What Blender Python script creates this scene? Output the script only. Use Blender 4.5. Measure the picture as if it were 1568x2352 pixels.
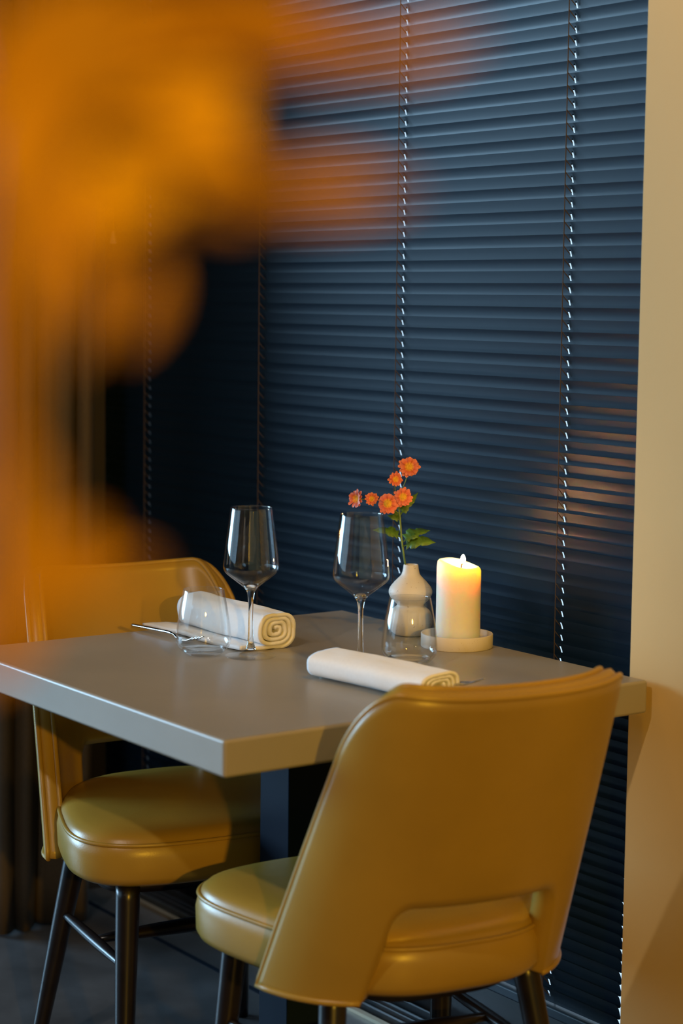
import bpy, bmesh, math, random
from mathutils import Vector, Matrix, noise
random.seed(4)
SC = bpy.context.scene
COL = SC.collection
for o in list(bpy.data.objects):
    bpy.data.objects.remove(o)
PI = math.pi

# ------------------------------------------------------------------ camera
cd = bpy.data.cameras.new('camera')
cam = bpy.data.objects.new('camera', cd)
COL.objects.link(cam)
R_ = Vector((0.5828, 0.8126, 0.0115)); U_ = Vector((-0.0943, 0.0535, 0.9941)); F_ = Vector((-0.8072, 0.5804, -0.1078))
F_.normalize(); R_ = (R_ - F_ * R_.dot(F_)).normalized(); U_ = R_.cross(F_)
cam.matrix_world = Matrix(((R_.x, U_.x, -F_.x, 0), (R_.y, U_.y, -F_.y, 0), (R_.z, U_.z, -F_.z, 1.3149), (0, 0, 0, 1)))
cd.sensor_fit = 'VERTICAL'; cd.sensor_height = 36; cd.sensor_width = 24
cd.lens = 69.53
cd.clip_start = 0.02
cd.dof.use_dof = True
cd.dof.focus_distance = 3.22
cd.dof.aperture_fstop = 3.3
SC.camera = cam

# ------------------------------------------------------------------ colour management, world, lights
SC.view_settings.view_transform = 'Standard'
SC.view_settings.look = 'None'
SC.view_settings.gamma = 1
SC.view_settings.exposure = 0.0
SC.view_settings.use_curve_mapping = False
w = bpy.data.worlds.new('sky'); SC.world = w; w.use_nodes = True
wb = w.node_tree.nodes['Background']
wb.inputs[0].default_value = (0.62, 0.82, 1.0, 1); wb.inputs[1].default_value = 1.2

def area(name, loc, target, sx, sy, power, color, spread=180):
    ld = bpy.data.lights.new(name, 'AREA'); ld.shape = 'RECTANGLE'; ld.size = sx; ld.size_y = sy
    ld.energy = power; ld.color = color; ld.spread = math.radians(spread)
    o = bpy.data.objects.new(name, ld); COL.objects.link(o); o.location = loc
    o.rotation_euler = (Vector(target) - Vector(loc)).to_track_quat('-Z', 'Y').to_euler()
    return o

def bulb(name, loc, power, color, r=0.03):
    ld = bpy.data.lights.new(name, 'POINT'); ld.energy = power; ld.color = color; ld.shadow_soft_size = r
    o = bpy.data.objects.new(name, ld); COL.objects.link(o); o.location = loc
    return o

def spot(name, loc, target, power, color, angle=60, r=0.04, blend=0.5):
    ld = bpy.data.lights.new(name, 'SPOT'); ld.energy = power; ld.color = color; ld.shadow_soft_size = r
    ld.spot_size = math.radians(angle); ld.spot_blend = blend
    o = bpy.data.objects.new(name, ld); COL.objects.link(o); o.location = loc
    o.rotation_euler = (Vector(target) - Vector(loc)).to_track_quat('-Z', 'Y').to_euler()
    return o

COOL = (0.42, 0.72, 1.0)
WARM = (1.0, 0.53, 0.03)
# dusk daylight through the windows at the far side of the room
area('daylight_far_window', (-8.1, -1.65, 1.75), (-3.0, -1.4, 1.55), 3.1, 1.8, 520, COOL)
area('daylight_front_window', (-5.4, -3.2, 1.75), (-5.2, 1.8, 1.55), 5.2, 1.8, 40, COOL)
# warm lamps of the restaurant, low behind the camera, a ceiling spot by the wall, and an added neutral fill
spot('wall_lamp', (2.35, -0.40, 1.85), (-2.2, 1.8, 0.7), 390, WARM, 50)
spot('overhead_spot', (-1.4, 1.6, 2.62), (-1.95, 2.1, 1.9), 42, WARM, 95)
spot('overhead_spot', (-1.4, -0.3, 2.6), (-2.75, 1.45, 0.75), 66, (1.0, 0.88, 0.76), 42)  # neutral overhead fill, added to lift the tabletop
for k, (x, y) in enumerate([(-2.6, 0.4), (-1.0, -1.6), (0.6, 0.9), (-4.9, -1.4)]):
    bulb('ceiling_bulb', (x, y, 2.5), 6, (1.0, 0.66, 0.33), 0.025)

# ------------------------------------------------------------------ materials
def mat(name, color, rough=0.5, metal=0.0, spec=0.5, **kw):
    m = bpy.data.materials.new(name); m.use_nodes = True
    b = m.node_tree.nodes['Principled BSDF']
    b.inputs['Base Color'].default_value = (*color, 1)
    b.inputs['Roughness'].default_value = rough
    b.inputs['Metallic'].default_value = metal
    b.inputs['Specular IOR Level'].default_value = spec
    for k, v in kw.items():
        b.inputs[k.replace('_', ' ')].default_value = v
    return m

def add_noise(m, scale, amt, bump=0.0, bscale=None, detail=4, dist=0.002):
    nt = m.node_tree; b = nt.nodes['Principled BSDF']
    tc = nt.nodes.new('ShaderNodeTexCoord')
    n = nt.nodes.new('ShaderNodeTexNoise'); n.inputs['Scale'].default_value = scale; n.inputs['Detail'].default_value = detail
    nt.links.new(tc.outputs['Object'], n.inputs['Vector'])
    c = list(b.inputs['Base Color'].default_value)[:3]
    r = nt.nodes.new('ShaderNodeValToRGB')
    r.color_ramp.elements[0].position = 0.3; r.color_ramp.elements[1].position = 0.7
    r.color_ramp.elements[0].color = (*[x * (1 - amt) for x in c], 1)
    r.color_ramp.elements[1].color = (*[min(1, x * (1 + amt)) for x in c], 1)
    nt.links.new(n.outputs['Fac'], r.inputs['Fac']); nt.links.new(r.outputs['Color'], b.inputs['Base Color'])
    if bump:
        n2 = nt.nodes.new('ShaderNodeTexNoise'); n2.inputs['Scale'].default_value = bscale or scale; n2.inputs['Detail'].default_value = 3
        nt.links.new(tc.outputs['Object'], n2.inputs['Vector'])
        bp = nt.nodes.new('ShaderNodeBump'); bp.inputs['Strength'].default_value = bump; bp.inputs['Distance'].default_value = dist
        nt.links.new(n2.outputs['Fac'], bp.inputs['Height']); nt.links.new(bp.outputs['Normal'], b.inputs['Normal'])
    return m

M = {}
M['leather'] = add_noise(mat('mustard_leather', (0.37, 0.228, 0.032), 0.32, spec=0.5), 6, 0.08, 0.25, 420, dist=0.0006)
M['dark_wood'] = add_noise(mat('black_stained_wood', (0.010, 0.007, 0.007), 0.30), 30, 0.3)
M['top'] = add_noise(mat('grey_tabletop', (0.31, 0.275, 0.222), 0.36, spec=0.45), 5, 0.07, 0.12, 700, dist=0.0004)
M['steel_dark'] = mat('dark_grey_steel', (0.006, 0.014, 0.028), 0.5, 0.0, 0.08)
M['slat'] = mat('dark_navy_slat', (0.0018, 0.012, 0.028), 0.44, 0.0, 0.50)
M['cord'] = mat('brown_cord', (0.045, 0.028, 0.02), 0.8)
M['wall'] = add_noise(mat('cream_wall_paint', (0.63, 0.445, 0.195), 0.8), 3, 0.03, 0.25, 60, dist=0.001)
M['wall_dark'] = mat('dark_wall', (0.02, 0.015, 0.012), 0.8)
M['ceiling'] = mat('ceiling_paint', (0.06, 0.045, 0.035), 0.9)
M['floor'] = add_noise(mat('dark_concrete_floor', (0.075, 0.075, 0.078), 0.40), 7, 0.35, 0.3, 25, detail=8)
M['curtain'] = add_noise(mat('brown_curtain', (0.060, 0.042, 0.025), 0.85), 200, 0.1)
M['napkin'] = add_noise(mat('white_linen', (0.80, 0.79, 0.79), 0.85, Sheen_Weight=0.3), 200, 0.02, 0.2, 900, dist=0.0004)
M['steel'] = mat('polished_steel', (0.62, 0.62, 0.64), 0.16, 1.0)
M['brass'] = mat('brushed_trim', (0.45, 0.36, 0.25), 0.4, 0.7)
M['alu'] = mat('satin_aluminium', (0.30, 0.31, 0.33), 0.25, 0.9)
M['black'] = mat('black_frame', (0.012, 0.012, 0.014), 0.35)
M['wax'] = mat('ivory_wax', (0.92, 0.80, 0.66), 0.45, Subsurface_Weight=1.0, Subsurface_Scale=0.055)
M['wax'].node_tree.nodes['Principled BSDF'].inputs['Subsurface Radius'].default_value = (1.0, 0.52, 0.14)
M['wick'] = mat('charred_wick', (0.03, 0.015, 0.01), 0.9)
M['stem'] = mat('green_stem', (0.12, 0.20, 0.05), 0.55)
M['leaf'] = add_noise(mat('green_leaf', (0.060, 0.14, 0.014), 0.5, Transmission_Weight=0.0), 120, 0.35)
M['amber'] = add_noise(mat('amber_leaf', (0.37, 0.175, 0.0015), 0.6, spec=0.2), 14, 0.25)
M['amber_hotspot'] = add_noise(mat('amber_leaf_hotspot', (0.66, 0.35, 0.002), 0.6, spec=0.2), 14, 0.15)  # lighter copy of the amber leaf, paints a lit hotspot on the first leaves
M['twig'] = mat('brown_twig', (0.20, 0.07, 0.012), 0.7)

def glass_mat():
    return mat('clear_glass', (1, 1, 1), 0.0, 0, 0.5, Transmission_Weight=1.0, IOR=1.47)
M['glass'] = glass_mat()
def thin_glass(k=0.85):
    m = bpy.data.materials.new('thin_clear_glass'); m.use_nodes = True; nt = m.node_tree; nt.nodes.clear()
    lw = nt.nodes.new('ShaderNodeLayerWeight'); lw.inputs[0].default_value = 0.5
    pw = nt.nodes.new('ShaderNodeMath'); pw.operation = 'POWER'; pw.inputs[1].default_value = 5.5
    ma = nt.nodes.new('ShaderNodeMath'); ma.operation = 'MULTIPLY_ADD'; ma.inputs[1].default_value = k; ma.inputs[2].default_value = 0.07
    tr = nt.nodes.new('ShaderNodeBsdfTransparent'); tr.inputs[0].default_value = (0.985, 0.99, 0.99, 1)
    gl = nt.nodes.new('ShaderNodeBsdfGlossy'); gl.inputs['Roughness'].default_value = 0.015
    mx = nt.nodes.new('ShaderNodeMixShader'); o = nt.nodes.new('ShaderNodeOutputMaterial')
    nt.links.new(lw.outputs['Facing'], pw.inputs[0]); nt.links.new(pw.outputs[0], ma.inputs[0]); nt.links.new(ma.outputs[0], mx.inputs[0])
    nt.links.new(tr.outputs[0], mx.inputs[1]); nt.links.new(gl.outputs[0], mx.inputs[2]); nt.links.new(mx.outputs[0], o.inputs[0])
    return m
M['thin_glass'] = thin_glass()
M['foot_glass'] = thin_glass(0.3)
M['window_glass'] = mat('window_pane', (0.9, 0.96, 1), 0.02, 0, 0.5, Transmission_Weight=1.0, IOR=1.02)

def ceramic(name, base, speck):
    m = mat(name, base, 0.55); nt = m.node_tree; b = nt.nodes['Principled BSDF']
    tc = nt.nodes.new('ShaderNodeTexCoord')
    v = nt.nodes.new('ShaderNodeTexVoronoi'); v.inputs['Scale'].default_value = 330
    n = nt.nodes.new('ShaderNodeTexNoise'); n.inputs['Scale'].default_value = 160
    nt.links.new(tc.outputs['Object'], v.inputs['Vector']); nt.links.new(tc.outputs['Object'], n.inputs['Vector'])
    a = nt.nodes.new('ShaderNodeMath'); a.operation = 'MULTIPLY_ADD'; a.inputs[1].default_value = 1.6; a.inputs[2].default_value = -0.78
    nt.links.new(n.outputs['Fac'], a.inputs[0])
    lt = nt.nodes.new('ShaderNodeMath'); lt.operation = 'LESS_THAN'
    nt.links.new(v.outputs['Distance'], lt.inputs[0]); nt.links.new(a.outputs[0], lt.inputs[1])
    mx = nt.nodes.new('ShaderNodeMix'); mx.data_type = 'RGBA'
    mx.inputs[6].default_value = (*base, 1); mx.inputs[7].default_value = (*speck, 1)
    nt.links.new(lt.outputs[0], mx.inputs[0]); nt.links.new(mx.outputs[2], b.inputs['Base Color'])
    return m
M['ceramic'] = ceramic('speckled_ceramic', (0.74, 0.67, 0.58), (0.40, 0.30, 0.22))
M['dish'] = ceramic('cream_stoneware', (0.74, 0.66, 0.56), (0.62, 0.53, 0.43))

def flame_mat():
    m = bpy.data.materials.new('flame'); m.use_nodes = True; nt = m.node_tree; nt.nodes.clear()
    e = nt.nodes.new('ShaderNodeEmission'); e.inputs[0].default_value = (1.0, 0.46, 0.15, 1); e.inputs[1].default_value = 520
    o = nt.nodes.new('ShaderNodeOutputMaterial'); nt.links.new(e.outputs[0], o.inputs[0])
    return m
M['flame'] = flame_mat()

def petal_mat():
    m = mat('orange_petal', (0.80, 0.13, 0.04), 0.55, Sheen_Weight=0.2); nt = m.node_tree; b = nt.nodes['Principled BSDF']
    at = nt.nodes.new('ShaderNodeUVMap'); sp = nt.nodes.new('ShaderNodeSeparateXYZ')
    nt.links.new(at.outputs[0], sp.inputs[0])
    r = nt.nodes.new('ShaderNodeValToRGB'); e = r.color_ramp.elements
    e[0].position = 0.22; e[0].color = (0.72, 0.30, 0.02, 1)
    e[1].position = 0.45; e[1].color = (0.60, 0.085, 0.03, 1)
    x = e.new(1.0); x.color = (0.70, 0.20, 0.12, 1)
    nt.links.new(sp.outputs[0], r.inputs[0]); nt.links.new(r.outputs[0], b.inputs['Base Color'])
    return m
M['petal'] = petal_mat()
M['pollen'] = add_noise(mat('yellow_centre', (0.68, 0.36, 0.015), 0.8), 900, 0.3)

# ------------------------------------------------------------------ helpers
def link_mesh(name, verts, faces, material, parent=None, smooth=True):
    me = bpy.data.meshes.new(name); me.from_pydata([tuple(v) for v in verts], [], faces); me.update()
    if smooth:
        me.polygons.foreach_set('use_smooth', [True] * len(me.polygons))
    me.materials.append(material)
    o = bpy.data.objects.new(name, me); COL.objects.link(o)
    if parent: o.parent = parent
    return o

def fixn(o):
    bm = bmesh.new(); bm.from_mesh(o.data); bmesh.ops.recalc_face_normals(bm, faces=bm.faces); bm.to_mesh(o.data); bm.free()
    return o

def bm_obj(name, bm, material, parent=None, smooth=True):
    bmesh.ops.recalc_face_normals(bm, faces=bm.faces)
    me = bpy.data.meshes.new(name); bm.to_mesh(me); bm.free()
    if smooth:
        me.polygons.foreach_set('use_smooth', [True] * len(me.polygons))
    me.materials.append(material)
    o = bpy.data.objects.new(name, me); COL.objects.link(o)
    if parent: o.parent = parent
    return o

def tag(o, label=None, cat=None, group=None, kind=None):
    if label: o['label'] = label
    if cat: o['category'] = cat
    if group: o['group'] = group
    if kind: o['kind'] = kind
    return o

def thing(name, label, cat, loc=(0, 0, 0), rz=0, group=None):
    o = bpy.data.objects.new(name, None); COL.objects.link(o); o.empty_display_size = 0.05
    o.location = loc; o.rotation_euler = (0, 0, rz)
    return tag(o, label, cat, group)

def copy_tree(o, parent=None):
    c = o.copy(); COL.objects.link(c)
    if parent: c.parent = parent; c.matrix_parent_inverse = o.matrix_parent_inverse
    for ch in list(o.children): copy_tree(ch, c)
    return c

def box_bm(x0, x1, y0, y1, z0, z1, bevel=0.0, seg=3):
    bm = bmesh.new(); bmesh.ops.create_cube(bm, size=1)
    for v in bm.verts:
        v.co = Vector(((x0 + x1) / 2 + v.co.x * (x1 - x0), (y0 + y1) / 2 + v.co.y * (y1 - y0), (z0 + z1) / 2 + v.co.z * (z1 - z0)))
    if bevel:
        bmesh.ops.bevel(bm, geom=list(bm.edges), offset=bevel, segments=seg, profile=0.5, affect='EDGES')
    return bm

def box(name, x0, x1, y0, y1, z0, z1, material, parent=None, bevel=0.0, seg=3):
    o = bm_obj(name, box_bm(x0, x1, y0, y1, z0, z1, bevel, seg), material, parent, smooth=False)
    return o

def lathe(name, prof, material, parent=None, n=64, loc=(0, 0, 0), closed=False, fn=None):
    """prof: list of (r, z). r == 0 ends become poles."""
    verts, faces, rings = [], [], []
    for r, z in prof:
        if r < 1e-7:
            rings.append([len(verts)]); verts.append((loc[0], loc[1], loc[2] + z))
        else:
            ids = []
            for k in range(n):
                a = 2 * PI * k / n; rr, zz = (r, z) if fn is None else fn(r, z, a)
                ids.append(len(verts)); verts.append((loc[0] + rr * math.cos(a), loc[1] + rr * math.sin(a), loc[2] + zz))
            rings.append(ids)
    m = len(rings)
    for i in range(m if closed else m - 1):
        A, B = rings[i], rings[(i + 1) % m]
        for k in range(n):
            k2 = (k + 1) % n
            if len(A) == 1 and len(B) == 1: continue
            if len(A) == 1: faces.append((A[0], B[k2], B[k]))
            elif len(B) == 1: faces.append((A[k], A[k2], B[0]))
            else: faces.append((A[k], A[k2], B[k2], B[k]))
    return fixn(link_mesh(name, verts, faces, material, parent))

def smooth_prof(pts, n=8):
    """Catmull-Rom through the profile points."""
    P = [Vector((a, b)) for a, b in pts]; out = []
    for i in range(len(P) - 1):
        p0 = P[max(0, i - 1)]; p1 = P[i]; p2 = P[i + 1]; p3 = P[min(len(P) - 1, i + 2)]
        for k in range(n):
            t = k / n
            q = 0.5 * ((2 * p1) + (p2 - p0) * t + (2 * p0 - 5 * p1 + 4 * p2 - p3) * t * t + (3 * p1 - p0 - 3 * p2 + p3) * t ** 3)
            out.append((max(0, q.x), q.y))
    out.append((P[-1].x, P[-1].y))
    return out

def tube_data(path, radius, n=10, closed=False, cap=True, flat=1.0):
    P = [Vector(p) for p in path]; N = len(P)
    rad = radius if callable(radius) else (lambda i: radius)
    verts, faces = [], []
    t0 = (P[1] - P[0]).normalized()
    up = Vector((0, 0, 1)) if abs(t0.z) < 0.9 else Vector((1, 0, 0))
    nrm = t0.cross(up).normalized(); prev = t0
    for i, p in enumerate(P):
        if closed: t = (P[(i + 1) % N] - P[i - 1]).normalized()
        else: t = (P[min(N - 1, i + 1)] - P[max(0, i - 1)]).normalized()
        ax = prev.cross(t)
        if ax.length > 1e-8:
            nrm = Matrix.Rotation(prev.angle(t), 3, ax.normalized()) @ nrm
        prev = t; b = t.cross(nrm).normalized(); nrm = b.cross(t).normalized()
        r = rad(i)
        for k in range(n):
            a = 2 * PI * k / n
            verts.append(p + nrm * math.cos(a) * r + b * math.sin(a) * r * flat)
    rng = N if closed else N - 1
    for i in range(rng):
        j = (i + 1) % N
        for k in range(n):
            k2 = (k + 1) % n
            faces.append((i * n + k, i * n + k2, j * n + k2, j * n + k))
    if cap and not closed:
        faces.append(tuple(range(n - 1, -1, -1))); faces.append(tuple((N - 1) * n + k for k in range(n)))
    return verts, faces

def tube(name, path, radius, material, parent=None, n=10, closed=False, flat=1.0):
    v, f = tube_data(path, radius, n, closed, flat=flat)
    return fixn(link_mesh(name, v, f, material, parent))

def merge(parts):
    V, F = [], []
    for v, f in parts:
        o = len(V); V += [tuple(x) for x in v]; F += [tuple(i + o for i in q) for q in f]
    return V, F

# ------------------------------------------------------------------ room
WY = 2.095       # face of the window wall
WX = -2.157      # right edge of the window opening
XL = -3.95       # left edge of the window opening
X0, X1, Y0, Y1, ZC = -8.2, 2.6, -3.3, 2.30, 2.75
S = lambda o: tag(o, kind='structure')
S(box('floor', X0, X1, Y0, 2.0, -0.1, 0, M['floor']))
S(box('trim_1', X0, X1, 2.0, 2.012, -0.1, 0.0005, M['steel_dark']))
fl2 = S(box('trim_2', X0, X1, 2.012, 2.092, -0.1, 0.0, M['floor']))
S(box('trim_3', XL, WX, 2.092, 2.104, -0.1, 0.006, M['brass']))
S(box('ceiling', X0, X1, Y0, Y1, ZC, ZC + 0.1, M['ceiling']))
S(box('wall_right', WX, X1, WY, Y1, -0.1, ZC, M['wall'], bevel=0.002))
S(box('wall_left', X0, XL, WY, Y1, -0.1, ZC, M['wall_dark']))
S(box('wall_above_window', XL, WX, WY + 0.08, Y1, 2.32, ZC, M['wall_dark']))
S(box('wall_light_block', -4.05, -3.80, 1.70, WY, -0.1, ZC, M['wall_dark']))  # stub added behind the curtain to keep window reflections off the blind's left end
S(box('wall_far', X0 - 0.1, X0, Y0, Y1, -0.1, ZC, M['wall_dark']))
S(box('wall_near', X1, X1 + 0.1, Y0, Y1, -0.1, ZC, M['wall']))
S(box('wall_front', X0, X1, Y0 - 0.1, Y0, -0.1, ZC, M['wall_dark']))
# window behind the blind
win = bpy.data.objects.new('window_1', None); COL.objects.link(win); tag(win, kind='structure')
box('window_frame', XL, WX, 2.235, 2.295, -0.1, 0.09, M['black'], win)
box('window_frame', XL, WX, 2.235, 2.295, 2.24, 2.33, M['black'], win)
box('window_frame', XL, XL + 0.06, 2.235, 2.295, 0.09, 2.24, M['black'], win)
box('window_pane', XL, WX, 2.262, 2.268, 0.09, 2.24, M['window_glass'], win)
S(box('wall_outside', -9.0, -4.25, 3.0, 3.1, -0.1, 3.2, M['wall_dark']))
# trench grille in the floor below the blind
g = S(box('trim_4', XL, WX, 2.104, 2.235, -0.1, -0.03, M['black']))
for k, yy in enumerate((2.128, 2.150, 2.166, 2.20)):
    S(box('trim_%d' % (5 + k), XL, WX, yy, yy + (0.004 if k % 2 else 0.006), -0.03, 0.004, M['alu']))

# ------------------------------------------------------------------ venetian blind
bl = thing('venetian_blind', 'dark navy closed venetian blind filling the window beside the cream wall', 'blind', (-2.95, 2.145, 0))
BX, BY = -2.95, 2.145
CORDS = [-3.688, -3.2425, -2.80, -2.3635]
PITCH = 0.01933; ZR = 1.7284
def slat_mesh():
    V, F = [], []
    k0 = int((0.17 - ZR) / PITCH); k1 = int((2.25 - ZR) / PITCH)
    rng = random.Random(2)
    for k in range(k0, k1):
        zt = ZR + k * PITCH                      # top edge of the slat
        odd = k % 2
        Hh = 0.0265 if odd == 0 else 0.0262
        D = 0.0086 if odd == 0 else 0.0078
        yo = 0.0 if odd == 0 else 0.0006
        ex = 2.1 if odd == 0 else 1.5
        jit = rng.uniform(-0.0004, 0.0004); jx = rng.uniform(-0.0006, 0.0006)
        zt += rng.uniform(-0.0002, 0.0002)
        lean = max(0.0, 0.62 - zt) * 0.022       # lower slats hang slightly off to the left
        xr = -2.1975 - lean + jx; xl = XL + 0.05 + jx
        cols = [(xl, 0), (xl + 0.001, 1), (xl + 0.003, 2), (xl + 0.006, 3)]
        for c in CORDS:
            cols += [(c - 0.0015 - lean, 9), (c + 0.0015 - lean, 8)]
        cols += [(xr - 0.006, 3), (xr - 0.003, 2), (xr - 0.001, 1), (xr, 0)]
        us = [0, 0.1, 0.2, 0.40, 0.52, 0.65, 0.80, 0.9, 1.0]
        cut = {0: 0.22, 1: 0.11, 2: 0.03, 3: 0.0}
        base = len(V); nu = len(us)
        for x, kind in cols:
            for u in us:
                uu = u
                if kind in cut:
                    c_ = cut[kind]; uu = c_ + (1 - 2 * c_) * u
                z = zt - Hh * (1 - uu); y = BY + yo + jit - D * uu ** ex
                V.append((x - BX, y - BY, z))
        for i in range(len(cols) - 1):
            slot = cols[i][1] == 9
            for j in range(nu - 1):
                if slot and 3 <= j <= 5: continue
                a = base + i * nu + j
                F.append((a, a + nu, a + nu + 1, a + 1))
    return V, F
V, F = slat_mesh()
sl = link_mesh('slats', V, F, M['slat'], bl)
box('head_rail', XL + 0.045 - BX, -2.185 - BX, -0.02, 0.025, 2.25, 2.30, M['slat'], bl, 0.002)
box('bottom_rail', XL + 0.05 - BX, -2.21 - BX, -0.012, 0.012, 0.135, 0.153, M['slat'], bl, 0.003)
for c in CORDS:
    parts = []
    x = c - 0.0055 - BX
    ln = lambda z: max(0.0, 0.62 - z) * 0.022
    zz = [0.145 + i * (2.25 - 0.145) / 30 for i in range(31)]
    parts.append(tube_data([(x - ln(z), -0.0135, z) for z in zz], 0.0009, 6))
    parts.append(tube_data([(x + 0.011 - ln(z), 0.006, z) for z in zz], 0.0008, 6))
    k = 0; z = ZR + int((0.17 - ZR) / PITCH) * PITCH
    while z < 2.24:
        L = ln(z)
        parts.append(tube_data([(x - L, -0.0135, z + 0.001), (x + 0.003 - L, -0.0115, z - 0.004), (x + 0.0065 - L, -0.005, z - 0.0125)], 0.0008, 5))
        z += PITCH
    v, f = merge(parts)
    link_mesh('ladder_cord', v, f, M['cord'], bl)
pc = tube('pull_cord', [(-3.775 - BX, -0.045, 2.2), (-3.775 - BX, -0.045, 1.45)], 0.0009, M['cord'], bl, 6)
lathe('tassel', [(0, 0.028), (0.003, 0.027), (0.0045, 0.015), (0.0075, 0.002), (0.006, 0), (0, 0)], mat('tassel_plastic', (0.25, 0.2, 0.16), 0.5), pc, 20, (-3.775 - BX, -0.045, 1.425))

# ------------------------------------------------------------------ curtain
def curtain():
    V, F = [], []; n = 150; m = 24
    for j in range(m + 1):
        z = 0.006 + (2.6 - 0.006) * j / m
        for i in range(n + 1):
            s = i / n
            y = 1.945 - 0.22 * s + 0.02 * math.sin(z * 1.1)
            ph = s * 2 * PI * 3.6 + 0.5 * math.sin(z * 1.7 + 3 * s) + 1.2 * math.sin(s * 9)
            amp = 0.026 * (0.85 + 0.3 * math.sin(s * 31))
            x = -3.63 + amp * math.sin(ph) + 0.006 * math.sin(z * 4 + s * 11)
            V.append((x, y + 0.012 * math.cos(ph * 1.0 + 0.6), z))
    for j in range(m):
        for i in range(n):
            a = j * (n + 1) + i; F.append((a, a + 1, a + n + 2, a + n + 1))
    o = link_mesh('curtain', V, F, M['curtain'])
    md = o.modifiers.new('thickness', 'SOLIDIFY'); md.thickness = 0.003
    return o
tag(curtain(), 'brown floor-length curtain hanging in folds behind the left chair', 'curtain')

# ------------------------------------------------------------------ table
TX0, TX1, TY0, TY1 = -2.887, -2.1015, 1.3307, 2.0807
tb = thing('dining_table', 'square grey restaurant table on a steel pedestal between two mustard chairs', 'table', (-2.494, 1.7057, 0))
def tl(x0, x1, y0, y1, z0, z1, name, m, bev):
    return box(name, x0 + 2.494, x1 + 2.494, y0 - 1.7057, y1 - 1.7057, z0, z1, m, tb, bev)
t = tl(TX0, TX1, TY0, TY1, 0.6995, 0.75, 'tabletop', M['top'], 0.005)
t.data.polygons.foreach_set('use_smooth', [True] * len(t.data.polygons))
t.modifiers.new('wn', 'WEIGHTED_NORMAL')
tl(-2.532, -2.452, 1.670, 1.752, 0.02, 0.694, 'pedestal', M['steel_dark'], 0.002)
tl(-2.70, -2.28, 1.50, 1.92, 0.0, 0.012, 'base_plate', M['steel_dark'], 0.003)
tl(-2.66, -2.32, 1.55, 1.86, 0.688, 0.6994, 'mounting_plate', M['steel_dark'], 0.002)

# ------------------------------------------------------------------ chairs
CH = dict(a=.2157, bf=.2835, br=.1648, zp=.4671, zb=.4011, htop=.1941, hbot=.2344, xtop=-.3484, xbot=-.2097, Dtop=.0691, Dbot=.1566, zt=.8324, zw=.39)
def seat_loop(z, off=0.0, k=120):
    out = []
    for i in range(k):
        th = 2 * PI * i / k; c, s = math.cos(th), math.sin(th); n = 2 / 3.0
        cx = math.copysign(abs(c) ** n, c); sy = math.copysign(abs(s) ** n, s)
        wd = CH['bf'] * (1 + cx) / 2 + CH['br'] * (1 - cx) / 2
        out.append(Vector((CH['a'] * cx, wd * sy, z)))
    if off:
        q = []
        for i, p in enumerate(out):
            tdir = (out[(i + 1) % k] - out[i - 1]); tdir.z = 0; tdir.normalize()
            q.append(p + Vector((tdir.y, -tdir.x, 0)) * off)
        out = q
    return out
def shell(t, v):
    z = CH['zw'] + (CH['zt'] - CH['zw']) * v
    hw = CH['hbot'] + (CH['htop'] - CH['hbot']) * v
    xb = CH['xbot'] + (CH['xtop'] - CH['xbot']) * v
    D = CH['Dbot'] + (CH['Dtop'] - CH['Dbot']) * v
    return Vector((xb + D * (1 + 0.12 * v) * abs(t) ** (2.2 + 0.5 * v), hw * math.sin(t * 1.25) / math.sin(1.25), z - 0.015 * v * (1 - t * t)))
def shell_n(t, v):      # outward (rear) normal
    e = 0.004
    a = shell(t + e, v) - shell(t - e, v); b = shell(t, v + e) - shell(t, v - e)
    n = b.cross(a).normalized()
    return n if n.x < 0 or abs(n.x) < 0.3 and n.y * t > 0 else -n
def resample(path, n):
    P = [Vector(p) for p in path]; L = [0]
    for i in range(1, len(P)): L.append(L[-1] + (P[i] - P[i - 1]).length)
    out = []; j = 0
    for k in range(n + 1):
        s = L[-1] * k / n
        while j < len(P) - 2 and L[j + 1] < s: j += 1
        d = L[j + 1] - L[j]; out.append(P[j].lerp(P[j + 1], (s - L[j]) / d if d else 0))
    return out
def outer_path():
    p = [(1, 0), (1, 1 - .21)]
    for i in range(1, 15):
        a = PI / 2 * i / 14; p.append((1 - .28 * (1 - math.cos(a)), 1 - .21 + .21 * math.sin(a)))
    q = [(-a, b) for a, b in reversed(p)]
    return p + q
def inner_path():
    p = [(.49, 0), (.46, .24)]
    for i in range(1, 9):
        a = PI / 2 * i / 8; p.append((.46 - .10 * (1 - math.cos(a)), .24 + .095 * math.sin(a)))
    q = [(-a, b) for a, b in reversed(p)]
    return p + q
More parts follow.
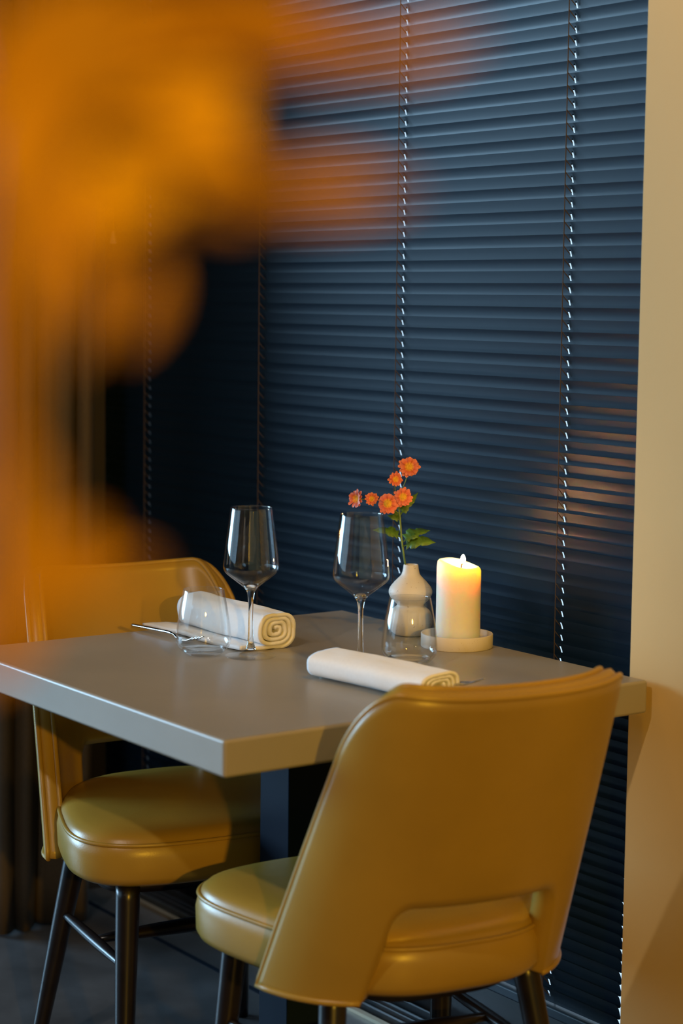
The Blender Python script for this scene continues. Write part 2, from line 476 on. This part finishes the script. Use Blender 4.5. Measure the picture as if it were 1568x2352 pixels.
def make_chair(label):
    ch = thing('dining_chair', label, 'chair', (0, 0, 0), 0, 'mustard dining chairs at the table')
    NU, NV = 150, 22; TH = 0.020
    O = resample([Vector((a, b, 0)) for a, b in outer_path()], NU)
    # inner path gets matched by fraction so that corners meet
    I = resample([Vector((a, b, 0)) for a, b in inner_path()], NU)
    verts, faces = [], []
    def pt(i, j, side):
        f = j / NV; q = O[i].lerp(I[i], f)
        p = shell(q.x, q.y); n = shell_n(q.x, q.y)
        e = min(f, 1 - f) * 2; h = TH * (0.86 + 0.14 * min(1, e * 1.3) ** 0.6)
        if side < 0: h *= 1.0 + 0.25 * math.sin(PI * f) ** 2
        return p - n * TH * 0.9 + n * h * side
    # outer skin then inner skin, joined with a rounded rim on both edges
    ring = []
    for j in range(NV + 1): ring.append((j, 1))
    ring.append('ri')
    for j in range(NV, -1, -1): ring.append((j, -1))
    ring.append('ro')
    R = len(ring)
    for i in range(NU + 1):
        for r in ring:
            if r == 'ri' or r == 'ro':
                j = NV if r == 'ri' else 0
                a, b = pt(i, j, 1), pt(i, j, -1); c = pt(i, NV - 1 if r == 'ri' else 1, 1)
                dirv = (a - c); nn = (a - b).normalized(); dirv = (dirv - nn * dirv.dot(nn)).normalized()
                verts.append((a + b) / 2 + dirv * 0.0092)
            else: verts.append(pt(i, r[0], r[1]))
    for i in range(NU):
        for k in range(R):
            k2 = (k + 1) % R
            faces.append((i * R + k, i * R + k2, (i + 1) * R + k2, (i + 1) * R + k))
    faces.append(tuple(range(R))); faces.append(tuple(NU * R + k for k in range(R - 1, -1, -1)))
    back = fixn(link_mesh('backrest', verts, faces, M['leather'], ch))
    # two lines of piping around the rim
    for side in (1, -1):
        path = []
        for i in range(NU + 1):
            a = pt(i, 0, side); c = pt(i, 1, side); b = pt(i, 0, -side)
            nn = (a - b).normalized(); dv = (a - c); dv = (dv - nn * dv.dot(nn)).normalized()
            path.append(a + dv * 0.0035 - nn * 0.004)
        # close along the bottom of both wings
        p0 = [pt(0, j, side) + Vector((0, 0, 0.002)) for j in range(NV, 0, -2)]
        p1 = [pt(NU, j, side) + Vector((0, 0, 0.002)) for j in range(2, NV + 1, 2)]
        tube('piping', p0 + path + p1, 0.0046, M['leather'], back, 10)
    # seat pad
    levels = [(CH['zb'] - 0.004, -0.03), (CH['zb'] - 0.002, -0.010), (CH['zb'] + 0.004, -0.001), (CH['zb'] + 0.014, 0.004), (CH['zp'] - 0.02, 0.005), (CH['zp'] - 0.003, 0.001), (CH['zp'], -0.002),
              (CH['zp'] + 0.006, -0.004), (CH['zp'] + 0.013, -0.012), (CH['zp'] + 0.018, -0.026), (CH['zp'] + 0.0215, -0.05), (CH['zp'] + 0.0235, -0.085)]
    k = 120; V = []; F = []
    for z, off in levels: V += seat_loop(z, off, k)
    for f, z in ((0.45, CH['zp'] + 0.025), (0.2, CH['zp'] + 0.0255)):
        V += [Vector((p.x * f, p.y * f, z)) for p in seat_loop(0, -0.085, k)]
    nl = len(levels) + 2
    for l in range(nl - 1):
        for i in range(k):
            i2 = (i + 1) % k; F.append((l * k + i, l * k + i2, (l + 1) * k + i2, (l + 1) * k + i))
    F.append(tuple(range(k - 1, -1, -1))); F.append(tuple((nl - 1) * k + i for i in range(k)))
    seat = fixn(link_mesh('seat', V, F, M['leather'], ch))
    tube('piping', seat_loop(CH['zp'] - 0.0005, 0.0005), 0.0034, M['leather'], seat, 8, closed=True)
    bmf = bmesh.new()
    lp = seat_loop(CH['zb'] - 0.022, -0.045); lp2 = seat_loop(CH['zb'] - 0.002, -0.045)
    vs = [bmf.verts.new(p) for p in lp]; vs2 = [bmf.verts.new(p) for p in lp2]
    for i in range(len(vs)): bmf.faces.new((vs[i], vs[(i + 1) % len(vs)], vs2[(i + 1) % len(vs)], vs2[i]))
    bmf.faces.new(vs); bmf.faces.new(list(reversed(vs2)))
    bm_obj('seat_frame', bmf, M['dark_wood'], ch)
    # legs
    legs = {}
    for fx, sy in ((1, 1), (1, -1), (-1, 1), (-1, -1)):
        top = Vector((0.150, 0.172 * sy, 0.398)) if fx > 0 else Vector((-0.115, 0.150 * sy, 0.398))
        foot = Vector((0.190, 0.198 * sy, 0)) if fx > 0 else Vector((-0.198, 0.200 * sy, 0))
        legs[(fx, sy)] = (top, foot)
        N = 14
        tube('leg', [top.lerp(foot, i / N) for i in range(N + 1)], (lambda i, N=N: 0.0195 - 0.0075 * (i / N) ** 1.3), M['dark_wood'], ch, 18)
    def on(k_, z):
        a, b = legs[k_]; return a.lerp(b, (a.z - z) / a.z)
    for sy in (1, -1):
        a, b = on((-1, sy), 0.262), on((1, sy), 0.262)
        tube('side_stretcher', [a.lerp(b, i / 10) for i in range(11)], (lambda i: 0.007 + 0.004 * math.sin(PI * i / 10)), M['dark_wood'], ch, 12, flat=0.8)
    a = (on((-1, 1), 0.262) + on((1, 1), 0.262)) / 2; b = (on((-1, -1), 0.262) + on((1, -1), 0.262)) / 2
    tube('cross_stretcher', [a.lerp(b, i / 12) for i in range(13)], (lambda i: 0.008 + 0.008 * math.sin(PI * i / 12)), M['dark_wood'], ch, 12, flat=0.75)
    return ch
c1 = make_chair('mustard leather chair seen from behind at the near side of the table')
c1.location = (-2.1777, 1.6603, 0); c1.rotation_euler = (0, 0, 2.9954)
c2 = copy_tree(c1)
c2.location = (-2.7826, 1.6913, 0); c2.rotation_euler = (0, 0, -0.118)
c2['label'] = 'mustard leather chair facing the camera at the far side of the table by the curtain'

# ------------------------------------------------------------------ glasses
def wine_glass(label):
    t = thing('wine_glass', label, 'glass', group='stemmed wine glasses')
    foot = smooth_prof([(0.0395, 0.0006), (0.0398, 0.0016), (0.030, 0.0032), (0.016, 0.0058), (0.0085, 0.0115)], 6)
    lathe('foot', [(0, 0.0), (0.0385, 0.0)] + foot + [(0, 0.0115)], M['foot_glass'], t, 72)
    stem = smooth_prof([(0.0085, 0.0115), (0.0052, 0.024), (0.0040, 0.048), (0.0038, 0.075), (0.0045, 0.092), (0.0068, 0.1035), (0.0112, 0.1098)], 6)
    lathe('stem', [(0, 0.0117)] + stem + [(0.010, 0.1115), (0.005, 0.1135), (0, 0.1140)], M['glass'], t, 32)
    outer = smooth_prof([(0.0112, 0.1100), (0.0260, 0.1215), (0.0395, 0.1325), (0.0434, 0.1395), (0.0436, 0.1475), (0.0415, 0.170), (0.0370, 0.205), (0.0330, 0.2360)], 6)
    inner = smooth_prof([(0.0323, 0.2360), (0.0363, 0.205), (0.0408, 0.170), (0.0429, 0.1475), (0.0427, 0.1405), (0.0387, 0.1342), (0.0255, 0.1240), (0.0130, 0.1160)], 6)
    lathe('bowl', outer + [(0.03265, 0.2365)] + inner, M['thin_glass'], t, 72, closed=True)
    return t
def tumbler(label):
    t = thing('water_tumbler', label, 'glass', group='stemless water glasses')
    outer = smooth_prof([(0.0345, 0.0060), (0.0415, 0.0150), (0.0436, 0.0250), (0.0430, 0.038), (0.0400, 0.062), (0.0358, 0.085), (0.0322, 0.1035)], 6)
    inner = smooth_prof([(0.0311, 0.1035), (0.0347, 0.085), (0.0388, 0.062), (0.0417, 0.038), (0.0422, 0.0262), (0.0400, 0.0175), (0.0330, 0.0100)], 6)
    lathe('glass_wall', outer + [(0.03165, 0.1041)] + inner, M['thin_glass'], t, 72, closed=True)
    lathe('glass_base', [(0, 0.0006), (0.020, 0.0006)] + smooth_prof([(0.022, 0.0), (0.0275, 0.0012), (0.0345, 0.0060)], 6) + [(0.0329, 0.0098), (0.020, 0.0080), (0, 0.0078)], M['thin_glass'], t, 72)
    return t
w1 = wine_glass('tall clear wine glass on the left, next to the rolled napkin with the loose flap'); w1.location = (-2.5816, 1.6827, 0.7505)
w2 = copy_tree(w1); w2.location = (-2.418, 1.777, 0.7505); w2['label'] = 'tall clear wine glass on the right, standing below the leftmost orange flowers'
t1 = tumbler('rounded clear water glass standing in front of the rolled napkin, left of the wine glass'); t1.location = (-2.6371, 1.630, 0.7505)
t2 = copy_tree(t1); t2.location = (-2.3977, 1.8567, 0.7505); t2['label'] = 'rounded clear water glass standing in front of the gourd-shaped vase'

# ------------------------------------------------------------------ vase with flowers
vs = lathe('bud_vase', smooth_prof([(0, 0.0), (0.020, 0.0002), (0.029, 0.004), (0.0362, 0.015), (0.0380, 0.027), (0.033, 0.0415), (0.0235, 0.0495), (0.0235, 0.0535), (0.031, 0.0610), (0.0365, 0.0710), (0.0350, 0.0805), (0.0265, 0.0915), (0.0165, 0.1020), (0.0135, 0.1110), (0.0125, 0.1185), (0.0115, 0.1200), (0.0095, 0.1185), (0.0085, 0.105), (0.010, 0.095), (0, 0.090)], 6), M['ceramic'], None, 64)
vs.location = (-2.609, 2.021, 0.75); tag(vs, 'speckled cream double-bulb bud vase holding the orange flowers', 'vase')
VX, VY = -2.609, 2.021
ER = Vector((0.589, 0.808, 0)); EF = Vector((0.808, -0.589, 0))   # sideways and towards the room, at the vase
sprig = thing('flower_sprig', 'sprig of six small orange daisies with green leaves in the vase', 'flowers', (VX, VY, 0.7565))
def vp_(lat, z, d=0.0): return ER * lat + EF * d + Vector((0, 0, z))
main = [vp_(-.002, .04), vp_(-.006, .085), vp_(-.0095, .112), vp_(-.014, .14), vp_(-.0165, .157), vp_(-.020, .194), vp_(-.022, .212)]
branches = [
    [vp_(-.022, .212), vp_(-.018, .235), vp_(-.012, .252), vp_(-.0065, .268)],
    [vp_(-.020, .200), vp_(-.024, .225, .004), vp_(-.028, .240, .008), vp_(-.029, .250, .010)],
    [vp_(-.021, .206), vp_(-.018, .216, .006), vp_(-.0155, .223, .012)],
    [vp_(-.0215, .200), vp_(-.032, .207, .008), vp_(-.040, .214, .014)],
    [vp_(-.0215, .206), vp_(-.045, .219, .0), vp_(-.060, .222, -.002), vp_(-.0672, .222, .002)],
    [vp_(-.060, .2215, -.002), vp_(-.075, .2215, -.004), vp_(-.086, .2225, -.004)]]
def curve_pts(P, n=6):
    out = []
    for i in range(len(P) - 1):
        p0 = P[max(0, i - 1)]; p1 = P[i]; p2 = P[i + 1]; p3 = P[min(len(P) - 1, i + 2)]
        for k in range(n):
            t = k / n; out.append(0.5 * ((2 * p1) + (p2 - p0) * t + (2 * p0 - 5 * p1 + 4 * p2 - p3) * t * t + (3 * p1 - p0 - 3 * p2 + p3) * t ** 3))
    return out + [P[-1]]
parts = [tube_data(curve_pts(main), lambda i: 0.0017, 8)]
for b in branches: parts.append(tube_data(curve_pts(b), lambda i: 0.0009, 6))
v, f = merge(parts); link_mesh('stem', v, f, M['stem'], sprig)

def flower(center, normal, r, npet, cup=0.15, seed=0):
    rng = random.Random(seed)
    n = normal.normalized(); a = n.cross(Vector((0, 0, 1))).normalized(); b = n.cross(a).normalized()
    V, F, UV = [], [], []
    for layer in range(2):
        for k in range(npet):
            th = 2 * PI * (k + 0.5 * layer + rng.uniform(-.15, .15)) / npet
            L = r * (1.0 - 0.14 * layer) * rng.uniform(0.86, 1.06); W = r * 0.125
            tilt = cup + layer * 0.22 + rng.uniform(-.12, .16)
            d = a * math.cos(th) + b * math.sin(th); s = n.cross(d)
            base = len(V)
            for i in range(7):
                u = i / 6
                wd = W * (0.45 + 0.9 * math.sin(min(1, u * 1.05) * PI * 0.62)) * (1 if u < 0.8 else math.sqrt(max(0, 1 - ((u - 0.8) / 0.22) ** 2)))
                rad = r * 0.18 + (L - r * 0.18) * u
                h = rad * math.tan(tilt) * 0.8 - r * 0.22 * u * u
                c = center + d * rad + n * (h + 0.0006 * layer)
                for q, lift in ((-1, .10), (0, -0.05), (1, .10)):
                    V.append(c + s * wd * q + n * W * lift * 2); UV.append(u)
            for i in range(6):
                for q in range(2):
                    x = base + i * 3 + q; F.append((x, x + 1, x + 4, x + 3))
    o = link_mesh('flower_head', V, F, M['petal'], sprig)
    uv = o.data.uv_layers.new(name='UVMap')
    for l in o.data.loops: uv.data[l.index].uv = (UV[l.vertex_index], 0.5)
    rot = n.to_track_quat('Z', 'Y').to_matrix()
    V2, F2 = [], []; K = 18
    rings = [(0.0, 0.30), (0.12, 0.30), (0.2, 0.26), (0.27, 0.19), (0.31, 0.08), (0.30, -0.05)]
    for q, h in rings:
        for k in range(K):
            aa = 2 * PI * k / K; jit = 1 + (0.08 if k % 2 else -0.06)
            V2.append(center + rot @ Vector((q * r * math.cos(aa) * 1.15, q * r * math.sin(aa) * 1.15, h * r * 0.7 * jit)))
    for i in range(len(rings) - 1):
        for k in range(K):
            F2.append((i * K + k, i * K + (k + 1) % K, (i + 1) * K + (k + 1) % K, (i + 1) * K + k))
    fixn(link_mesh('flower_centre', V2, F2, M['pollen'], o))
    # green cup behind the head
    V3, F3 = [], []
    for q, h in ((0.30, -0.02), (0.26, -0.14), (0.12, -0.26), (0.04, -0.30)):
        for k in range(12):
            aa = 2 * PI * k / 12; V3.append(center + rot @ Vector((q * r * math.cos(aa), q * r * math.sin(aa), h * r)))
    for i in range(3):
        for k in range(12): F3.append((i * 12 + k, i * 12 + (k + 1) % 12, (i + 1) * 12 + (k + 1) % 12, (i + 1) * 12 + k))
    fixn(link_mesh('calyx', V3, F3, M['stem'], o))
FR = EF
flower(vp_(-.0055, .278, .004), FR * 1 + Vector((0, 0, .35)) + ER * .05, .0185, 14, .28, 1)
flower(vp_(-.029, .2585, .012), FR * 1 + ER * .35 + Vector((0, 0, .05)), .0130, 11, .35, 2)
flower(vp_(-.0153, .229, .016), FR + Vector((0, 0, .15)), .0165, 14, .10, 3)
flower(vp_(-.0405, .2175, .018), FR + Vector((0, 0, .25)) - ER * .12, .0185, 15, .05, 4)
flower(vp_(-.0676, .224, .004), FR + ER * .15 + Vector((0, 0, .1)), .0120, 11, .35, 5)
flower(vp_(-.090, .223, -.003), -ER * .75 + FR * .75 + Vector((0, 0, .12)), .0165, 11, .55, 6)

def leaf(base, tip, width, up, lobes=3, seed=0):
    rng = random.Random(seed)
    ax = tip - base; L = ax.length; d = ax.normalized(); s = d.cross(up).normalized(); n = s.cross(d)
    V, F = [], []; N = 26
    for i in range(N + 1):
        u = i / N
        env = width * math.sin(PI * min(1, u ** 0.75)) ** 0.8
        lob = 0.62 + 0.38 * abs(math.sin(u * PI * lobes + 0.4)) + 0.08 * math.sin(u * 40)
        wd = env * lob
        if u < 0.18: wd = 0.0012
        c = base + d * L * u + n * (0.10 * L * math.sin(PI * u) - 0.16 * L * u * u)
        V += [c - s * wd + n * wd * 0.25 - d * wd * 0.2, c, c + s * wd + n * wd * 0.25 - d * wd * 0.2]
    for i in range(N):
        a = i * 3; F += [(a, a + 1, a + 4, a + 3), (a + 1, a + 2, a + 5, a + 4)]
    o = link_mesh('leaf', V, F, M['leaf'], sprig)
    md = o.modifiers.new('thickness', 'SOLIDIFY'); md.thickness = 0.0004
    return o
Z = Vector((0, 0, 1))
leaf(vp_(-.0165, .158), vp_(-.063, .176, .004), .0115, Z + FR * .9, 3, 1)
leaf(vp_(-.015, .143), vp_(.038, .158, .012), .0170, Z + FR * .9, 3, 2)
leaf(vp_(-.0155, .150), vp_(.030, .176, -.012), .0145, Z + FR * .6, 3, 3)
leaf(vp_(-.020, .196), vp_(.010, .236, -.004), .008, Z * .4 + FR, 2, 4)
leaf(vp_(-.020, .188), vp_(-.040, .197, .004), .006, Z * .5 + FR, 2, 5)
leaf(vp_(-.019, .185), vp_(-.034, .212, -.004), .005, Z * .5 + FR, 2, 6)

# ------------------------------------------------------------------ candle
CX, CY = -2.481, 2.019
dish = lathe('candle_dish', [(0, 0), (0.0575, 0), (0.0588, 0.0012), (0.0588, 0.0215), (0.0582, 0.0225), (0.0565, 0.0225), (0.0555, 0.0215), (0.0550, 0.0075), (0.052, 0.0065), (0, 0.0065)], M['dish'], None, 96)
dish.location = (CX, CY, 0.75); tag(dish, 'round cream stoneware candle dish with a low straight rim', 'candle dish')
can = thing('pillar_candle', 'lit ivory pillar candle burning in the cream dish beside the vase', 'candle', (CX + .001, CY + .001, 0.7566))
def cfn(r, z, a):
    if z > 0.116:
        # wax rim stands higher on the far left side, lower on the right
        wv = 0.0065 * math.cos(a - math.radians(215)) + 0.0012 * math.sin(3 * a)
        k = min(1, (z - 0.116) / 0.012); z = z + wv * k * min(1, r / 0.03)
    return r * (1 + 0.004 * math.sin(2 * a + z * 30)), z
cp = [(0, 0), (0.0345, 0), (0.0362, 0.0015), (0.0364, 0.02), (0.0363, 0.06), (0.0364, 0.11), (0.0362, 0.122), (0.0350, 0.1280), (0.0325, 0.1310), (0.0295, 0.1305), (0.0265, 0.1275), (0.022, 0.1245), (0.012, 0.1235), (0, 0.1232)]
lathe('wax_body', cp, M['wax'], can, 96, fn=cfn)
tube('wick', [(0.002, 0.003, 0.1225), (0.002, 0.003, 0.127), (0.0033, 0.0045, 0.1300), (0.005, 0.006, 0.1312)], 0.0011, M['wick'], can, 8)
lathe('flame', smooth_prof([(0, 0.0015), (0.0026, 0.0030), (0.0041, 0.0068), (0.0040, 0.0105), (0.0024, 0.0145), (0, 0.0172)], 6), M['flame'], can, 24, (0.004, 0.005, 0.1285))

# ------------------------------------------------------------------ napkins and forks
def ribbon(path, th, xr, name, parent, wob=0.0, seed=0, n=48):
    """Cloth band with thickness: path is a list of (y, z); xr(s) gives the ends of the band in x at fraction s."""
    P = [Vector((0, a, b)) for a, b in path]; P = resample(P, 110); N = len(P)
    nr = []
    for i in range(N):
        t_ = (P[min(N - 1, i + 1)] - P[max(0, i - 1)]).normalized(); nr.append(Vector((0, -t_.z, t_.y)))
    V, F = [], []
    for side in (1, -1):
        for i in range(N):
            a, b = xr(i / (N - 1))
            for k in range(n + 1):
                x = a + (b - a) * k / n
                q = Vector((x * 9 + seed, P[i].y * 25, P[i].z * 25)); wv = noise.noise(q) * wob + noise.noise(q * 3.1) * wob * 0.35
                p = P[i] + nr[i] * (th / 2 * side + wv)
                V.append((x, p.y, max(0.0006 if side < 0 else 0.0012, p.z)))
    M1 = n + 1; off = N * M1
    for i in range(N - 1):
        for k in range(n):
            a = i * M1 + k; F.append((a, a + 1, a + M1 + 1, a + M1)); a += off; F.append((a, a + M1, a + M1 + 1, a + 1))
    for i in range(N - 1):
        for k in (0, n):
            a = i * M1 + k; F.append((a, a + M1, a + M1 + off, a + off))
    for i in (0, N - 1):
        for k in range(n):
            a = i * M1 + k; F.append((a, a + 1, a + 1 + off, a + off))
    return fixn(link_mesh(name, V, F, M['napkin'], parent))
def spiral(y0, yc, zc, ry, rz, turns, tail, dr, ex=2.5, skew=0.0):
    p = [(y0, tail), (yc * 0.5 + y0 * 0.5, tail), (yc, tail)]
    n = int(40 * turns)
    for i in range(n + 1):
        a = -PI / 2 + 2 * PI * turns * i / n; sh = 1 - dr * i / 40
        e = 2 / ex; c, s = math.cos(a), math.sin(a)
        p.append((yc + ry * sh * math.copysign(abs(c) ** e, c), zc + rz * sh * math.copysign(abs(s) ** e, s) * (1 + skew * c if s > 0 else 1)))
    return p
nk1 = ribbon(spiral(-0.062, 0.0, 0.0325, 0.037, 0.0285, 3.6, 0.0045, 0.25, 2.9), 0.0062,
             lambda s: (-0.300 + 0.062 * min(1, s / 0.16), -0.002 + 0.01 * min(1, s / 0.2)), 'rolled_napkin', None, 0.0038, 1)
nk1.location = (-2.620, 1.752, 0.7502); nk1.rotation_euler = (0, 0, 0.03)
tag(nk1, 'white napkin roll with a loose lower flap behind the left water glass', 'napkin')
nk2 = ribbon(spiral(-0.010, 0.0, 0.0215, 0.0390, 0.0190, 3.4, 0.003, 0.235, 3.4, 0.22), 0.0050,
             lambda s: (-0.128, 0.118), 'rolled_napkin', None, 0.0022, 7)
nk2.location = (-2.259, 1.701, 0.7502); nk2.rotation_euler = (0, 0, 0.106)
tag(nk2, 'flat white napkin roll holding a fork, partly behind the near chair', 'napkin')

def fork(name, pts_handle, label, loc, rz):
    t = thing(name, label, 'fork', loc, rz, 'steel forks beside the napkins')
    # handle with a shaped width along x
    V, F = [], []; N = 60
    ZP = [(0, .0075), (.3, .0088), (.55, .0096), (.62, .0088), (.70, .0040), (.78, .0022), (.88, .0050), (1.01, .0130)]
    def zc(u):
        for (a, b), (c, d) in zip(ZP, ZP[1:]):
            if u <= c:
                t_ = (u - a) / (c - a); t_ = t_ * t_ * (3 - 2 * t_); return b + (d - b) * t_
        return ZP[-1][1]
    L = 0.195
    prof = [(0, .0050), (.03, .0056), (.2, .0050), (.45, .0030), (.62, .0026), (.70, .0040), (.76, .0105), (.80, .0120)]
    def wd(u):
        for (a, b), (c, d) in zip(prof, prof[1:]):
            if u <= c: return b + (d - b) * (u - a) / (c - a)
        return prof[-1][1]
    for i in range(N + 1):
        u = 0.80 * i / N; x = L * u; w_ = wd(u); th = 0.0026 if u < .6 else 0.0014; z = zc(u)
        for k in range(12):
            a = 2 * PI * k / 12; V.append((x, w_ * math.cos(a), z + th * math.sin(a) + (0.12 * w_ * math.cos(a) ** 2 if u > .7 else 0)))
    for i in range(N):
        for k in range(12): F.append((i * 12 + k, i * 12 + (k + 1) % 12, (i + 1) * 12 + (k + 1) % 12, (i + 1) * 12 + k))
    F.append(tuple(range(11, -1, -1))); F.append(tuple(N * 12 + k for k in range(12)))
    fixn(link_mesh('handle', V, F, M['steel'], t))
    parts = []
    for q in (-1, -1 / 3, 1 / 3, 1):
        parts.append(tube_data([(L * u, q * 0.0100, zc(u) + 0.0010) for u in (.79, .84, .89, .94, .98, 1.0)], lambda i: (0.0016, .0015, .0014, .0013, .0010, .0005)[i], 8))
    v, f = merge(parts); fixn(link_mesh('tines', v, f, M['steel'], t))
    return t
f1 = fork('fork', None, 'steel fork whose handle points left from under the left napkin', (-2.902, 1.6535, 0.7505), 0.06)
f2 = copy_tree(f1); f2.location = (-2.298, 1.707, 0.7680); f2.rotation_euler = (0, 0, 0.29)
f2['label'] = 'steel fork tucked into the flat napkin roll behind the near chair'

# ------------------------------------------------------------------ leafy branch close to the camera
br = thing('leafy_branch', 'out-of-focus amber autumn branch hanging close to the camera at upper left', 'branch', (-0.36, 0.18, 1.36))
def cpt(px, py, d):
    v = F_ + R_ * ((px - 784) / 4542.7) - U_ * ((py - 1176) / 4542.7)
    return Vector((0, 0, 1.3149)) + v * d - br.location
BL = [  # image x, y, distance, half length, half width, angle, leaf tilt
    (390, 270, .40, .016, .013, 20, .1), (470, 380, .42, .014, .010, -30, .4), (300, 400, .40, .014, .009, 60, .3),
    (120, 130, .38, .022, .013, 40, .4), (50, 330, .38, .018, .010, 80, .5), (330, 60, .40, .022, .010, 10, .6), (200, 250, .42, .016, .009, 70, .5),
    (560, 40, .40, .020, .008, -10, .5), (760, 110, .40, .022, .006, -10, .4), (930, 110, .38, .014, .003, 10, .3),
    (640, 440, .40, .020, .006, 10, .4), (780, 450, .38, .014, .003, 5, .2), (170, 520, .40, .014, .006, 70, .5),
    (60, 620, .38, .016, .005, 85, .5), (330, 690, .40, .010, .0035, 70, .6), (200, 690, .38, .012, .003, 80, .6),
    (15, 900, .38, .018, .003, 88, .5), (30, 1180, .38, .014, .006, 80, .4), (90, 1330, .40, .016, .007, 40, .3),
    (200, 1330, .38, .012, .004, 10, .3), (20, 1430, .38, .014, .006, 60, .3)]
stempath = [cpt(-260, -500, .40), cpt(-120, -60, .39), cpt(-40, 300, .385), cpt(-60, 700, .385), cpt(-30, 1100, .385), cpt(0, 1420, .385)]
parts = [tube_data(curve_pts(stempath), lambda i: 0.0022, 8)]
for (px, py, d, L, W, ang, ti) in BL:
    c = cpt(px, py, d)
    j = min(stempath, key=lambda p: (p - c).length)
    mid = (j + c) / 2 + U_ * 0.004
    parts.append(tube_data([j, mid, c], lambda i: 0.0009, 6))
v, f = merge(parts); link_mesh('stem', v, f, M['twig'], br)
for q, (px, py, d, L, W, ang, ti) in enumerate(BL):
    c = cpt(px, py, d); a = math.radians(ang)
    dx = R_ * math.cos(a) + U_ * math.sin(a); dy = -R_ * math.sin(a) + U_ * math.cos(a)
    nn = -F_
    dy = (dy * math.cos(ti) + nn * math.sin(ti)).normalized(); nn = dx.cross(dy)
    V, F = [], []; N = 16
    for i in range(N + 1):
        u = i / N * 2 - 1; wd = W * max(0.02, (1 - u * u)) ** 0.75 * (1 + 0.08 * math.sin(i * 2.3))
        for s_ in (-1, -.5, 0, .5, 1):
            V.append(c + dx * L * u + dy * wd * s_ + nn * (abs(s_) * wd * 0.25 - L * 0.2 * u * u))
    for i in range(N):
        for k in range(4): a_ = i * 5 + k; F.append((a_, a_ + 1, a_ + 6, a_ + 5))
    o = link_mesh('leaf', V, F, M['amber_hotspot'] if q < 3 else M['amber'], br)
    md = o.modifiers.new('thickness', 'SOLIDIFY'); md.thickness = 0.0004
spot('branch_fill_spot', (0.3, -0.5, 1.9), (-0.36, 0.2, 1.38), 1.2, (1.0, 0.62, 0.22), 40, 0.05)  # added fill spot, aimed only at the branch to brighten its leaves
